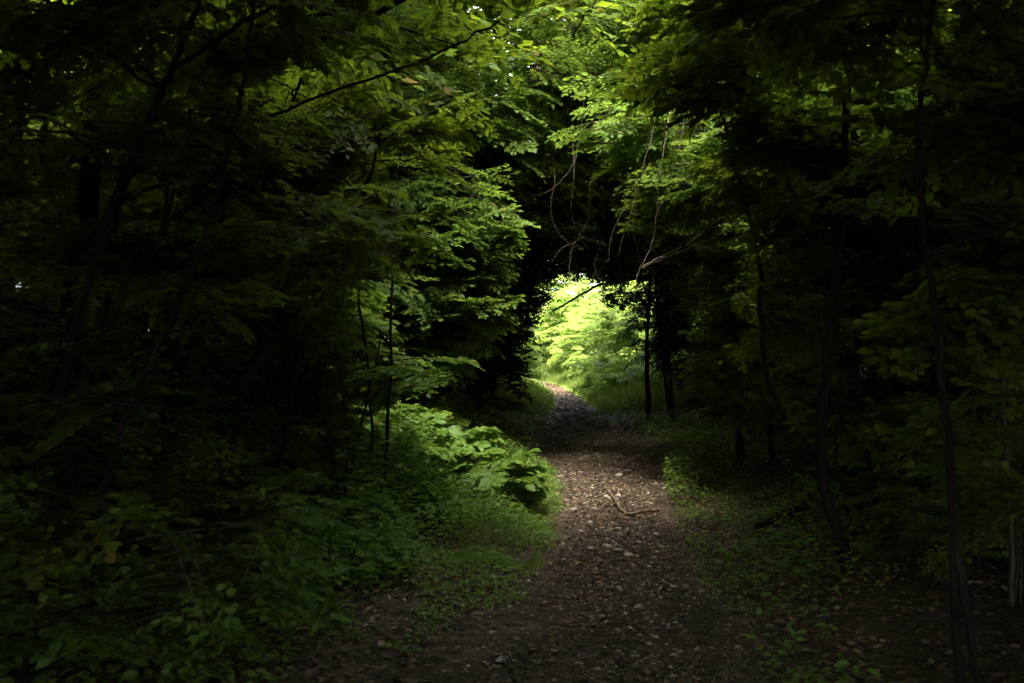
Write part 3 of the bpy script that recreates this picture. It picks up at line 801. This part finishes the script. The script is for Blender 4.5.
for k in range(30):
    Y = R.uniform(6., 12.5); px = R.uniform(10, 290); ln = R.uniform(.1, .75) * (1 if R.random() < .85 else -.4)
    top = R.uniform(60, 230); foot = 341.5 + 900. / Y
    poly = [(px, foot)] + [(px + ln * (foot - yy) * .55 + R.normal(0, 5), yy) for yy in np.linspace(foot - 70, top, 5)]
    q = px + ln * (foot - top) * .5
    arch_tree('thin leaning sapling stem in the dim wood left of the path', px_line(poly, Y)[0] + np.array([0, 0, .12]),
              [B(q, top + 30, Y, 60, 45, .7, 13), B(q - 20, (top + foot) / 2 - 30, Y, 50, 40, .6, 7)], 5600 + k, M_BEECH, stems=[S(poly, Y, R.uniform(1.6, 3.4))],
              group='thin saplings in the wood left of the path', rad=.02, name='sapling', keep=keep_low)
for k in range(14):
    Y = R.uniform(7.5, 13); px = R.uniform(830, 1015); ln = R.uniform(-.5, .2)
    top = R.uniform(60, 230); foot = 341.5 + 1250. / Y
    poly = [(px, foot)] + [(px + ln * (foot - yy) * .4 + R.normal(0, 5), yy) for yy in np.linspace(foot - 70, top, 5)]
    q = px + ln * (foot - top) * .4
    arch_tree('thin sapling stem in the dim wood right of the path', px_line(poly, Y)[0] + np.array([0, 0, .12]),
              [B(q, top + 30, Y, 70, 50, .7, 28), B(q, (top + foot) / 2 - 20, Y, 60, 50, .6, 24)], 5700 + k, M_BEECH, stems=[S(poly, Y, R.uniform(1.3, 2.4))],
              group='thin saplings in the wood right of the path', rad=.02, name='sapling', keep=keep_low)

# leaning stems of the left arch: a hazel stool, each pole a part
def stool(label, base_px, Y, polys, rpx, blobs, mat, name='hazel_tree', seed=1, cat='tree'):
    x, y = W(base_px[0], base_px[1], Y)[:2]
    base = np.array([x, y, float(ground_z(x, y))])
    t = thing(name, label, cat, base)
    for poly in polys:
        mb = MB(); ln = smooth_line(px_line(poly, Y), 6, .006) - base
        mb.tube(ln, rpx / F * Y * np.linspace(1.15, .55, len(ln)), 6)
        mb.build('stem', [M_BARK], t)
    rng = np.random.default_rng(seed); mf = MB()
    for c, rr, n in blobs:
        v = rng.normal(0, 1, (n, 3)); v /= np.linalg.norm(v, axis=1)[:, None]
        C = c + v * (rng.random(n) ** .5)[:, None] * np.array(rr)
        add_sprays(mf, C, rng.uniform(0, 6.28, n), rng.normal(-.1, .16, n), rng.normal(0, .2, n), rng.uniform(.7, 1.1, n) * .62, .085, 'mid', SPRAYS, 1, True, keep_low)
    mf.v = [a - base.astype(np.float32) for a in mf.v]
    mf.build('foliage', [mat, M_TWIG], t)
    return t


stool('clump of dark leaning poles arching right over the left side of the tunnel', (468, 418), 15.5,
      [[(445, 422), (468, 360), (505, 285), (522, 235)], [(462, 418), (490, 365), (528, 292), (548, 240)], [(432, 415), (455, 350), (482, 285), (500, 230)],
       [(455, 420), (478, 372), (512, 300), (530, 250)], [(470, 418), (480, 380), (500, 320), (535, 262)], [(438, 418), (448, 365), (462, 310), (470, 250)]], 2.5,
      [B(545, 235, 15.5, 55, 16, .8, 50), B(490, 250, 15.6, 50, 25, .8, 50), B(450, 330, 15.4, 25, 45, .6, 40)], M_SHADED, seed=71)
stool('clump of five thin upright saplings in the lit undergrowth left of the path', (362, 525), 8.2,
      [[(345, 528), (347, 440), (333, 330)], [(362, 525), (372, 430), (362, 320), (356, 250)], [(379, 520), (389, 400), (392, 285), (394, 200)], [(348, 520), (326, 430), (318, 350), (300, 270)], [(352, 522), (352, 460), (368, 400), (380, 340)]], 1.9,
      [B(360, 240, 8.3, 60, 40, .6, 40), B(310, 300, 8.3, 40, 40, .5, 22), B(400, 370, 8.6, 30, 20, .4, 12)], M_MAPLE, name='sapling_clump', seed=72)
stool('pair of thin dark saplings crossing left of the upright sapling clump', (300, 500), 9.0,
      [[(305, 500), (306, 440), (322, 380), (330, 330)], [(300, 500), (296, 450), (284, 400), (300, 330)]], 1.7,
      [B(310, 330, 9, 50, 40, .6, 30), B(280, 420, 9., 36, 24, .4, 14)], M_MAPLE, name='sapling_clump', seed=73)

# pale bare sapling at far right
def pale_sapling():
    Y = 5.6; ln = px_line([(1012, 575), (1011, 505), (1006, 440), (1004, 378), (1014, 330)], Y)
    base = ln[0] + np.array([0, 0, .12])
    t = thing('sapling', 'light brown thin sapling with few leaves near the right edge', 'sapling', base)
    mb = MB(); pts = smooth_line(ln, 6, .004); mb.tube(pts - base, 2.4 / F * Y * np.linspace(1.1, .5, len(pts)), 6)
    for pl in ([(1003, 395), (990, 380), (985, 368)], [(1004, 390), (1018, 372), (1030, 350)], [(1010, 480), (990, 488), (975, 496)], [(1006, 440), (985, 430), (965, 432)]):
        q = smooth_line([W(a, b, Y) for a, b in pl], 4); mb.tube(q - base, np.linspace(.005, .002, len(q)), 5)
    mb.build('stem', [M_SAP], t)
    mf = MB(); n = 26; rng = np.random.default_rng(5)
    C = np.array([W(rng.uniform(950, 1040), rng.uniform(390, 500), Y + rng.uniform(-.3, .3)) for _ in range(n)]) - base
    add_sprays(mf, C, rng.uniform(0, 6.28, n), rng.normal(-.1, .15, n), rng.normal(0, .2, n), rng.uniform(.22, .4, n), .07, 'fine', SPRAYS_BIG, 1, True)
    mf.build('foliage', [M_BEECH, M_TWIG], t)


pale_sapling()

# ------------------------------------------------------------------ broad-leaved plants on the sunlit mound left of the path
PL = [(425, 440, 9.9, .30, .34, 'broad-leaved plant crowning the lit mound beside the thin saplings'),
      (462, 448, 9.7, .30, .30, 'broad-leaved plant in the middle of the lit mound left of the path'),
      (498, 470, 9.5, .24, .22, 'broad-leaved plant reaching furthest towards the path from the mound'),
      (392, 430, 10.6, .32, .36, 'broad-leaved plant behind the thin saplings at the back of the mound'),
      (450, 425, 10.9, .3, .36, 'broad-leaved plant at the dark hollow behind the lit mound')]
for i, (px, py, Y, r, hh, lab) in enumerate(PL):
    x = (px - CX) / F * Y
    shrub(lab, (x, Y), M_HERB, 'plant', 'leafy_plant', 'broad-leaved plants on the lit mound', seed=800 + i, rx=r, ry=r, rz=hh * .8,
          n_spray=24, leaf=.105, size=.30, kind='fine', lib=SPRAYS_BIG, stems=5, z0=.12, twigs=True, wr=.72,
          keep=lambda p: np.abs(p[:, 0] - path_x(p[:, 1])) > .45)

# low seedlings on the banks (five makes, then copies)
seed_protos, protos2 = [], []
for i in range(5):
    t = shrub('x', (-2.5 - i * .2, 6.), M_BEECH if i % 2 else M_MAPLE, 'seedling', 'seedling', seed=900 + i, rx=.34, ry=.34, rz=.2 + .06 * i,
              n_spray=20 + 4 * i, leaf=.05, size=.36, kind='fine', lib=SPRAYS_BIG if i > 2 else SPRAYS, stems=3, z0=.12 + .05 * i, twigs=True, droop=-.05)
    seed_protos.append(t)
SL = []
while len(SL) < 74:
    y = R.uniform(3.8, 11); x = path_x(y) - 1.35 - abs(R.normal(0, 1)) * (.55 + .22 * y)
    if abs(x / y) > .62 or any(math.hypot(x - a, y - b) < .38 for a, b in SL): continue
    if y > 6.2 and x > path_x(y) - 2.5: continue
    if y > 4.6 and x > path_x(y) - 1.9: continue
    SL.append((float(x), float(y)))
SR = []
while len(SR) < 34:
    y = R.uniform(5.6, 13); x = path_x(y) + 1.9 + abs(R.normal(0, 1)) * (.5 + .2 * y)
    if abs(x / y) > .6 or any(math.hypot(x - a, y - b) < .45 for a, b in SR): continue
    SR.append((float(x), float(y)))
first = list(seed_protos)
for k, (x, y) in enumerate(SL + SR):
    p = seed_protos[k % 5]; loc = (x, y, float(ground_z(x, y)))
    if k < len(SL):
        lab, grp = 'low leafy tree seedling spreading flat leaves on the dark left bank', 'seedlings on the left bank'
    else:
        lab, grp = 'low leafy tree seedling in the dark litter right of the path', 'seedlings right of the path'
    if first:
        p = first.pop(0); p.location = loc; tag(p, lab, None, grp)
    else:
        dup(p, loc, R.uniform(0, 6.28), R.uniform(.7, 1.1), lab, grp)

# ------------------------------------------------------------------ understorey shrubs back in the wood (four makes, then copies)
us = []
for i in range(4):
    us.append(shrub('x', (-8 - 2 * i, 14.), M_BEECH, seed=950 + i, rx=1.5, ry=1.5, rz=1.3 + .2 * i, n_spray=380, leaf=.08, size=.62, stems=7, z0=.4))
USP = []
tries = 0
while len(USP) < 62 and tries < 9000:
    tries += 1
    y = R.uniform(-9, 30); x = R.uniform(-19, 19)
    d = x - path_x(y)
    if y < 2:
        if math.hypot(x, y) < 4.2: continue
    elif d < 0 and d > -(3.8 + .12 * max(0, 12 - y)): continue
    elif d >= 0 and d < 4.0: continue
    if 0 <= y < 13 and abs(x) < .52 * y + 1.6: continue
    if y > 25 and CLEAR[0] - 1.8 < x < CLEAR[2] + 1.5: continue
    if any(math.hypot(x - a, y - b) < 2.7 for a, b in USP): continue
    USP.append((float(x), float(y)))
first = list(us)
for k, (x, y) in enumerate(USP):
    loc = (x, y, float(ground_z(x, y)))
    if y < 2: lab, grp = 'unseen tall leafy bush added behind the viewpoint to block light', 'unseen light-blocking bushes behind the viewpoint'  # bushes out of view, added to stop low light from behind
    elif x < path_x(y): lab, grp = 'tall leafy bush in the dim wood far left of the path', 'bushes in the wood on the left'
    else: lab, grp = 'tall leafy bush in the dim wood far right of the path', 'bushes in the wood on the right'
    if first:
        p = first.pop(0); p.location = loc; tag(p, lab, None, grp)
    else:
        dup(us[k % 4], loc, R.uniform(0, 6.28), R.uniform(.85, 1.5), lab, grp)

# ------------------------------------------------------------------ the sunny clearing beyond the tunnel
CB = [(2.75, 27.4, .9, .55, 'low sunlit bush on the right bank, first one beyond the tunnel mouth'),
      (3.5, 29.6, 1.3, 1.0, 'sunlit bush on the right bank just behind the low first one'),
      (2.7, 32.0, .8, .6, 'low sunlit bush leaning over the path edge on the right bank'),
      (3.6, 34.0, 1.4, 1.3, 'sunlit bush half way along the right bank of the clearing'),
      (2.9, 37.4, 1.2, 1.2, 'sunlit bush far along the right bank, above the path bend'),
      (2.6, 41.5, 1.5, 1.6, 'bright yellow-green bush facing down the tunnel behind the path bend'),
      (1.3, 45.5, 1.6, 2.4, 'brightest bush in the opening, just above the white end of the path'),
      (4.8, 38.5, 1.8, 2.1, 'taller sunlit bush at the back right of the clearing'),
      (4.2, 47.0, 2.0, 3.1, 'tall sunlit bush at the back middle of the clearing'),
      (-.8, 49.5, 2.0, 3.2, 'tall sunlit bush at the back left of the clearing'),
      (-.15, 29.4, .75, 1.0, 'half shaded bush just inside the left edge of the bright opening'),
      (-1.0, 31.5, 1.1, .9, 'low bush on the left edge of the clearing before the path bend'),
      (-1.6, 37.0, 1.5, 1.4, 'pale green bush on the left where the path bends away'),
      (7.2, 34.0, 1.9, 2.0, 'tall green bush behind the right bank of the clearing')]
for i, (x, y, r, rz, lab) in enumerate(CB):
    shrub(lab, (x, y), M_SUNLIT, group='sunlit bushes in the clearing', seed=1000 + i, rx=r, ry=r, rz=rz, n_spray=int(230 * r * rz), leaf=.07, size=.52, stems=6, z0=.05)
# trees beyond the clearing, stretched tall to hide low sky from the path
far = []
for i in range(3):
    far.append(shrub('x', (0, 56 + i), M_SUNLIT, 'tree', 'tree', seed=1100 + i, rx=3., ry=3., rz=3.4, n_spray=420, leaf=.2, size=1.4, kind='low', lib=SPRAYS_BIG, stems=7, z0=.6))
FP = [(-6, 60), (-1, 66), (4, 64), (9, 62), (13, 50), (14, 43), (13.5, 36), (-11, 55), (-9, 46), (-8.5, 38), (-14, 48), (-15, 40), (18, 56), (-18, 56), (14, 62), (-16, 33), (17, 31), (21, 40), (-22, 44)]
first = list(far)
for k, (x, y) in enumerate(FP):
    loc = (x, y, float(ground_z(x, y)))
    lab, grp = 'broad leafy tree standing round the far sunny clearing', 'trees round the clearing'
    if first:
        p = first.pop(0); p.location = loc; p.scale = (1.1, 1.1, 1.8); tag(p, lab, None, grp)
    else:
        dup(far[k % 3], loc, R.uniform(0, 6.28), (lambda q: (q, q, q * 1.7))(R.uniform(1.0, 1.3)), lab, grp)


# ------------------------------------------------------------------ bare pale vines hanging in the dark hollow
VINES = [
 ('pale bare vine hanging straight down beside the top right of the opening', [[(658, 185), (657, 215), (652, 244), (641, 266), (636, 282), (634, 300)]]),
 ('palest bare twig, long and gently curved, rising right from the hanging vine', [[(741, 220), (720, 235), (700, 243), (668, 256), (641, 268)], [(700, 243), (712, 246), (722, 240)]]),
 ('second pale bare twig, just above the palest one and parallel to it', [[(722, 217), (705, 230), (684, 246), (660, 257), (643, 266)]]),
 ('thin bare vine hanging slanted down to the left of the straight one', [[(642, 172), (637, 195), (628, 222), (622, 240), (618, 258)], [(630, 215), (634, 235), (640, 262)]]),
 ('bare twig bowed down to the right behind the palest twigs', [[(656, 219), (668, 225), (681, 245), (690, 258), (698, 270), (699, 290)]]),
 ('thin bent bare vine dangling left of the hollow above the opening', [[(555, 180), (551, 205), (553, 222), (560, 235), (570, 245), (569, 258)]]),
 ('thin bare vine dangling straight then turning right, left of the hollow centre', [[(574, 180), (571, 205), (573, 222), (582, 238), (591, 256)], [(573, 222), (588, 228), (600, 240)]]),
 ('long bare twig sagging left from the leafy roof above the hollow', [[(575, 162), (556, 186), (540, 194), (522, 197), (508, 192), (496, 184)], [(535, 196), (522, 208), (510, 219)]]),
 ('fine bare twigs tangled behind the slanted vines in the hollow', [[(690, 210), (676, 226), (664, 236), (652, 250)], [(664, 236), (672, 250), (680, 275)], [(648, 258), (655, 285), (662, 300)], [(628, 200), (612, 235), (608, 262)], [(652, 250), (668, 270), (672, 300), (668, 330)]]),
]
for i, (lab, lines) in enumerate(VINES):
    Y = (9.5 if i in (0, 1, 2, 3, 4, 8) else 11.9) + (i % 3) * .12
    E = [(668, 70, 10.3), (785, 185, 10.3), (780, 178, 10.3), (662, 60, 10.3), (690, 90, 10.3), (535, 62, 12.4), (562, 46, 12.4), (585, 45, 12.4), (735, 125, 10.3)][i]
    base = W(*lines[0][0], Y)
    mb = MB()
    for j, ln in enumerate(lines):
        pts = smooth_line([W(a, b, Y + .05 * q) for q, (a, b) in enumerate(ln)], 6, .004)
        if j == 0:
            e = W(*E); mid = (pts[0] * .45 + e * .55) + np.array([.05, 0, .04])
            ext = smooth_line([e, mid, pts[0]], 5, .006)[:-1]; ne = len(ext); pts = np.vstack([ext, pts])
        r = (.0055 if i in (0, 1, 2) else .0035) * (1 if j == 0 else .7)
        rad = np.linspace(r, r * .5, len(pts))
        if j == 0: rad = np.concatenate([np.linspace(r * .3, r, ne), np.linspace(r, r * .5, len(pts) - ne)])
        mb.tube(pts - base, rad, 6)
    o = mb.build('vine', [M_PALE if i < 3 else M_SAP], None); o.location = base
    tag(o, lab, 'vine', 'bare vines in the hollow')

for q in range(11):
    poly = [(590 + 13 * q, 196 + (q * 37) % 30), (594 + 13 * q + (q * 23) % 17 - 8, 225 + (q * 29) % 20), (586 + 14 * q + (q * 41) % 31 - 15, 252 + (q * 17) % 26), (588 + 14 * q + (q * 31) % 37 - 18, 282 + (q * 13) % 24)]
    Y = 11.6 + .08 * q
    pts = smooth_line([W(poly[0][0] + 6, 60, Y + .3)] + [W(a, b, Y) for a, b in poly], 6, .005)
    mb = MB(); base = pts[0]
    mb.tube(pts - base, np.linspace(.001, .0035, len(pts)), 5)
    k = len(pts) * 2 // 3
    mb.tube(smooth_line([pts[k], pts[k] + np.array([.14 * (1 if q % 2 else -1), 0, -.06]), pts[k] + np.array([.24 * (1 if q % 2 else -1), .05, -.2])], 4) - base, np.linspace(.004, .002, 9), 5)
    o = mb.build('vine', [M_SAP], None); o.location = base
    tag(o, 'fine brown bare twig in the tangle hanging before the dark hollow', 'vine', 'fine twigs tangled before the hollow')

# ------------------------------------------------------------------ sticks and stones
def fallen(name, label, pix, Y, rad, mat, cat='branch', lift=.02):
    pts = []
    for px, py in pix:
        y = Y
        for _ in range(30):                       # find where that pixel meets the ground
            x = (px - CX) / F * y; z = float(path_z(x, y)) + lift
            y = (CAMZ - z) * F / (py - CY)
        pts.append([(px - CX) / F * y, y, z])
    base = np.array(pts[len(pts) // 2]); pts = smooth_line(np.array(pts) - base, 6, .004)
    mb = MB(); mb.tube(pts, rad * np.linspace(.9, 1.05, len(pts)) * (1 + .12 * np.sin(np.arange(len(pts)) * 2.1)), 8)
    for e, d in ((pts[0], pts[0] - pts[1]), (pts[-1], pts[-1] - pts[-2])):       # broken ends
        mb.tube(np.array([e - d * .1, e + norm(d) * rad * .5, e + norm(d) * rad * .9]), [rad * .9, rad * .5, .001], 8)
    o = mb.build(name, [mat], None); o.location = base
    return tag(o, label, cat)


fallen('branch', 'broken pale branch bent in a V shape lying on the path', [(608, 490), (617, 503), (625, 513), (630, 514), (645, 511), (659, 510)], 10, .015, M_STICK, lift=.025)
fallen('branch', 'short thin stick lying across the right half of the path', [(664, 559), (672, 558), (684, 557)], 8, .011, M_STICK, lift=.01)
fallen('branch', 'dark fallen branch lying on the right bank before the curved trunk', [(757, 527), (775, 519), (792, 512), (806, 505)], 8.8, .03, M_BARK, lift=.03)
fallen('branch', 'thin dead branch lying on the dark left bank', [(20, 598), (55, 592), (98, 588)], 5, .012, M_STICK, lift=.06)


def stone(label, px, py, rpx, seed):
    rng = np.random.default_rng(seed)
    y = 9.
    for _ in range(30):
        x = (px - CX) / F * y; z = float(path_z(x, y)) + .01
        y = (CAMZ - z) * F / (py - CY)
    r = rpx / F * y
    nu, nv = 12, 8
    u = np.arange(nu) * 2 * math.pi / nu; v = np.linspace(.02, math.pi - .02, nv)
    Vv, U = np.meshgrid(v, u, indexing='ij')
    d = np.stack([np.sin(Vv) * np.cos(U), np.sin(Vv) * np.sin(U), np.cos(Vv)], -1)
    k = 1 + sum(rng.uniform(-.2, .2) * np.sin(d @ rng.normal(0, 2.4, 3) + rng.uniform(0, 6)) for _ in range(5))
    cut = np.clip(k, None, 1.05)
    p = d * cut[..., None] * np.array([1.15, .9, .62]) * r
    i = np.arange(nv - 1)[:, None] * nu; j = np.arange(nu)[None]; kk = (j + 1) % nu
    mb = MB(); mb.add(p.reshape(-1, 3), np.stack([i + j, i + nu + j, i + nu + kk, i + kk], -1).reshape(-1, 4), 0, False)
    o = mb.build('stone', [M_STONE], None); o.location = (x, y, z + r * .2); o.rotation_euler = (0, 0, rng.uniform(0, 6.28))
    return tag(o, label, 'stone', 'stones on the path')


for i, (px, py, r, lab) in enumerate([
    (629, 556, 4.5, 'largest pale stone, roundish, in the middle of the path'),
    (607, 547, 4.5, 'pale angular stone at the left end of the stone cluster on the path'),
    (618, 551, 4, 'flat pale stone in the middle of the cluster, touching the largest stone'),
    (591, 549, 3.5, 'dark-sided stone just left of the stone cluster on the path'),
    (590, 523, 3.2, 'small pale stone left of the bent branch, highest of a close pair'),
    (581, 532, 2.8, 'tiny white stone at the left path side, lower of a close pair'),
    (574, 511, 4.2, 'flat grey stone on the path level with the bend of the branch'),
    (594, 509, 2.8, 'small pale stone between the flat grey stone and the bent branch'),
    (619, 476, 3.8, 'pale stone alone on the dark path beyond the bent branch'),
    (606, 497, 3, 'stone half hidden behind the upper tip of the bent branch'),
    (530, 582, 3.6, 'stone at the left path edge below the grassy mound'),
    (524, 594, 2.8, 'small stone just below the other stone at the left path edge'),
    (619, 588, 3, 'small flat stone on the trodden path nearer than the stone cluster'),
    (600, 561, 2.6, 'small stone just in front of the stone cluster'),
    (640, 543, 2.6, 'small stone right of the cluster below the bent branch')]):
    stone(lab, px, py, r, 60 + i)

# ------------------------------------------------------------------ light
SUN_EL, SUN_AZ = math.radians(62), math.radians(184)        # azimuth from +Y towards +X
d = Vector((math.sin(SUN_AZ) * math.cos(SUN_EL), math.cos(SUN_AZ) * math.cos(SUN_EL), math.sin(SUN_EL)))
sl = bpy.data.lights.new('sun', 'SUN'); sl.energy = 1.5; sl.angle = math.radians(18); sl.color = (1, .94, .82)
so = bpy.data.objects.new('sun', sl); COL.objects.link(so); so.rotation_euler = d.to_track_quat('Z', 'Y').to_euler(); so.location = (0, 0, 30)
w = bpy.data.worlds.new('World'); scene.world = w; w.use_nodes = True
nt = w.node_tree; bg = nt.nodes['Background']; sky = nt.nodes.new('ShaderNodeTexSky'); sky.sky_type = 'NISHITA'
sky.sun_disc = False; sky.sun_elevation = SUN_EL; sky.sun_rotation = SUN_AZ; sky.air_density = .8; sky.dust_density = 3
hs = nt.nodes.new('ShaderNodeHueSaturation'); hs.inputs['Saturation'].default_value = .45      # hazy white sky
nt.links.new(sky.outputs[0], hs.inputs['Color']); nt.links.new(hs.outputs[0], bg.inputs[0]); bg.inputs[1].default_value = .15

# ------------------------------------------------------------------ camera
cam = bpy.data.cameras.new('camera'); co = bpy.data.objects.new('camera', cam); COL.objects.link(co)
co.location = (0, 0, CAMZ); co.rotation_euler = (math.radians(90), 0, 0)
cam.sensor_width = 36; cam.lens = 36 * F / 1024; cam.clip_start = .05; cam.clip_end = 2000
cam.dof.use_dof = True; cam.dof.focus_distance = 11.; cam.dof.aperture_fstop = 4.0
scene.camera = co

scene.view_settings.view_transform = 'Standard'; scene.view_settings.look = 'None'
scene.view_settings.exposure = 4.5; scene.view_settings.gamma = 1
cy = scene.cycles
cy.use_denoising = True
cy.max_bounces = 6; cy.diffuse_bounces = 4; cy.transmission_bounces = 4; cy.glossy_bounces = 2
cy.sample_clamp_indirect = 6; cy.caustics_reflective = False; cy.caustics_refractive = False
cy.use_adaptive_sampling = False
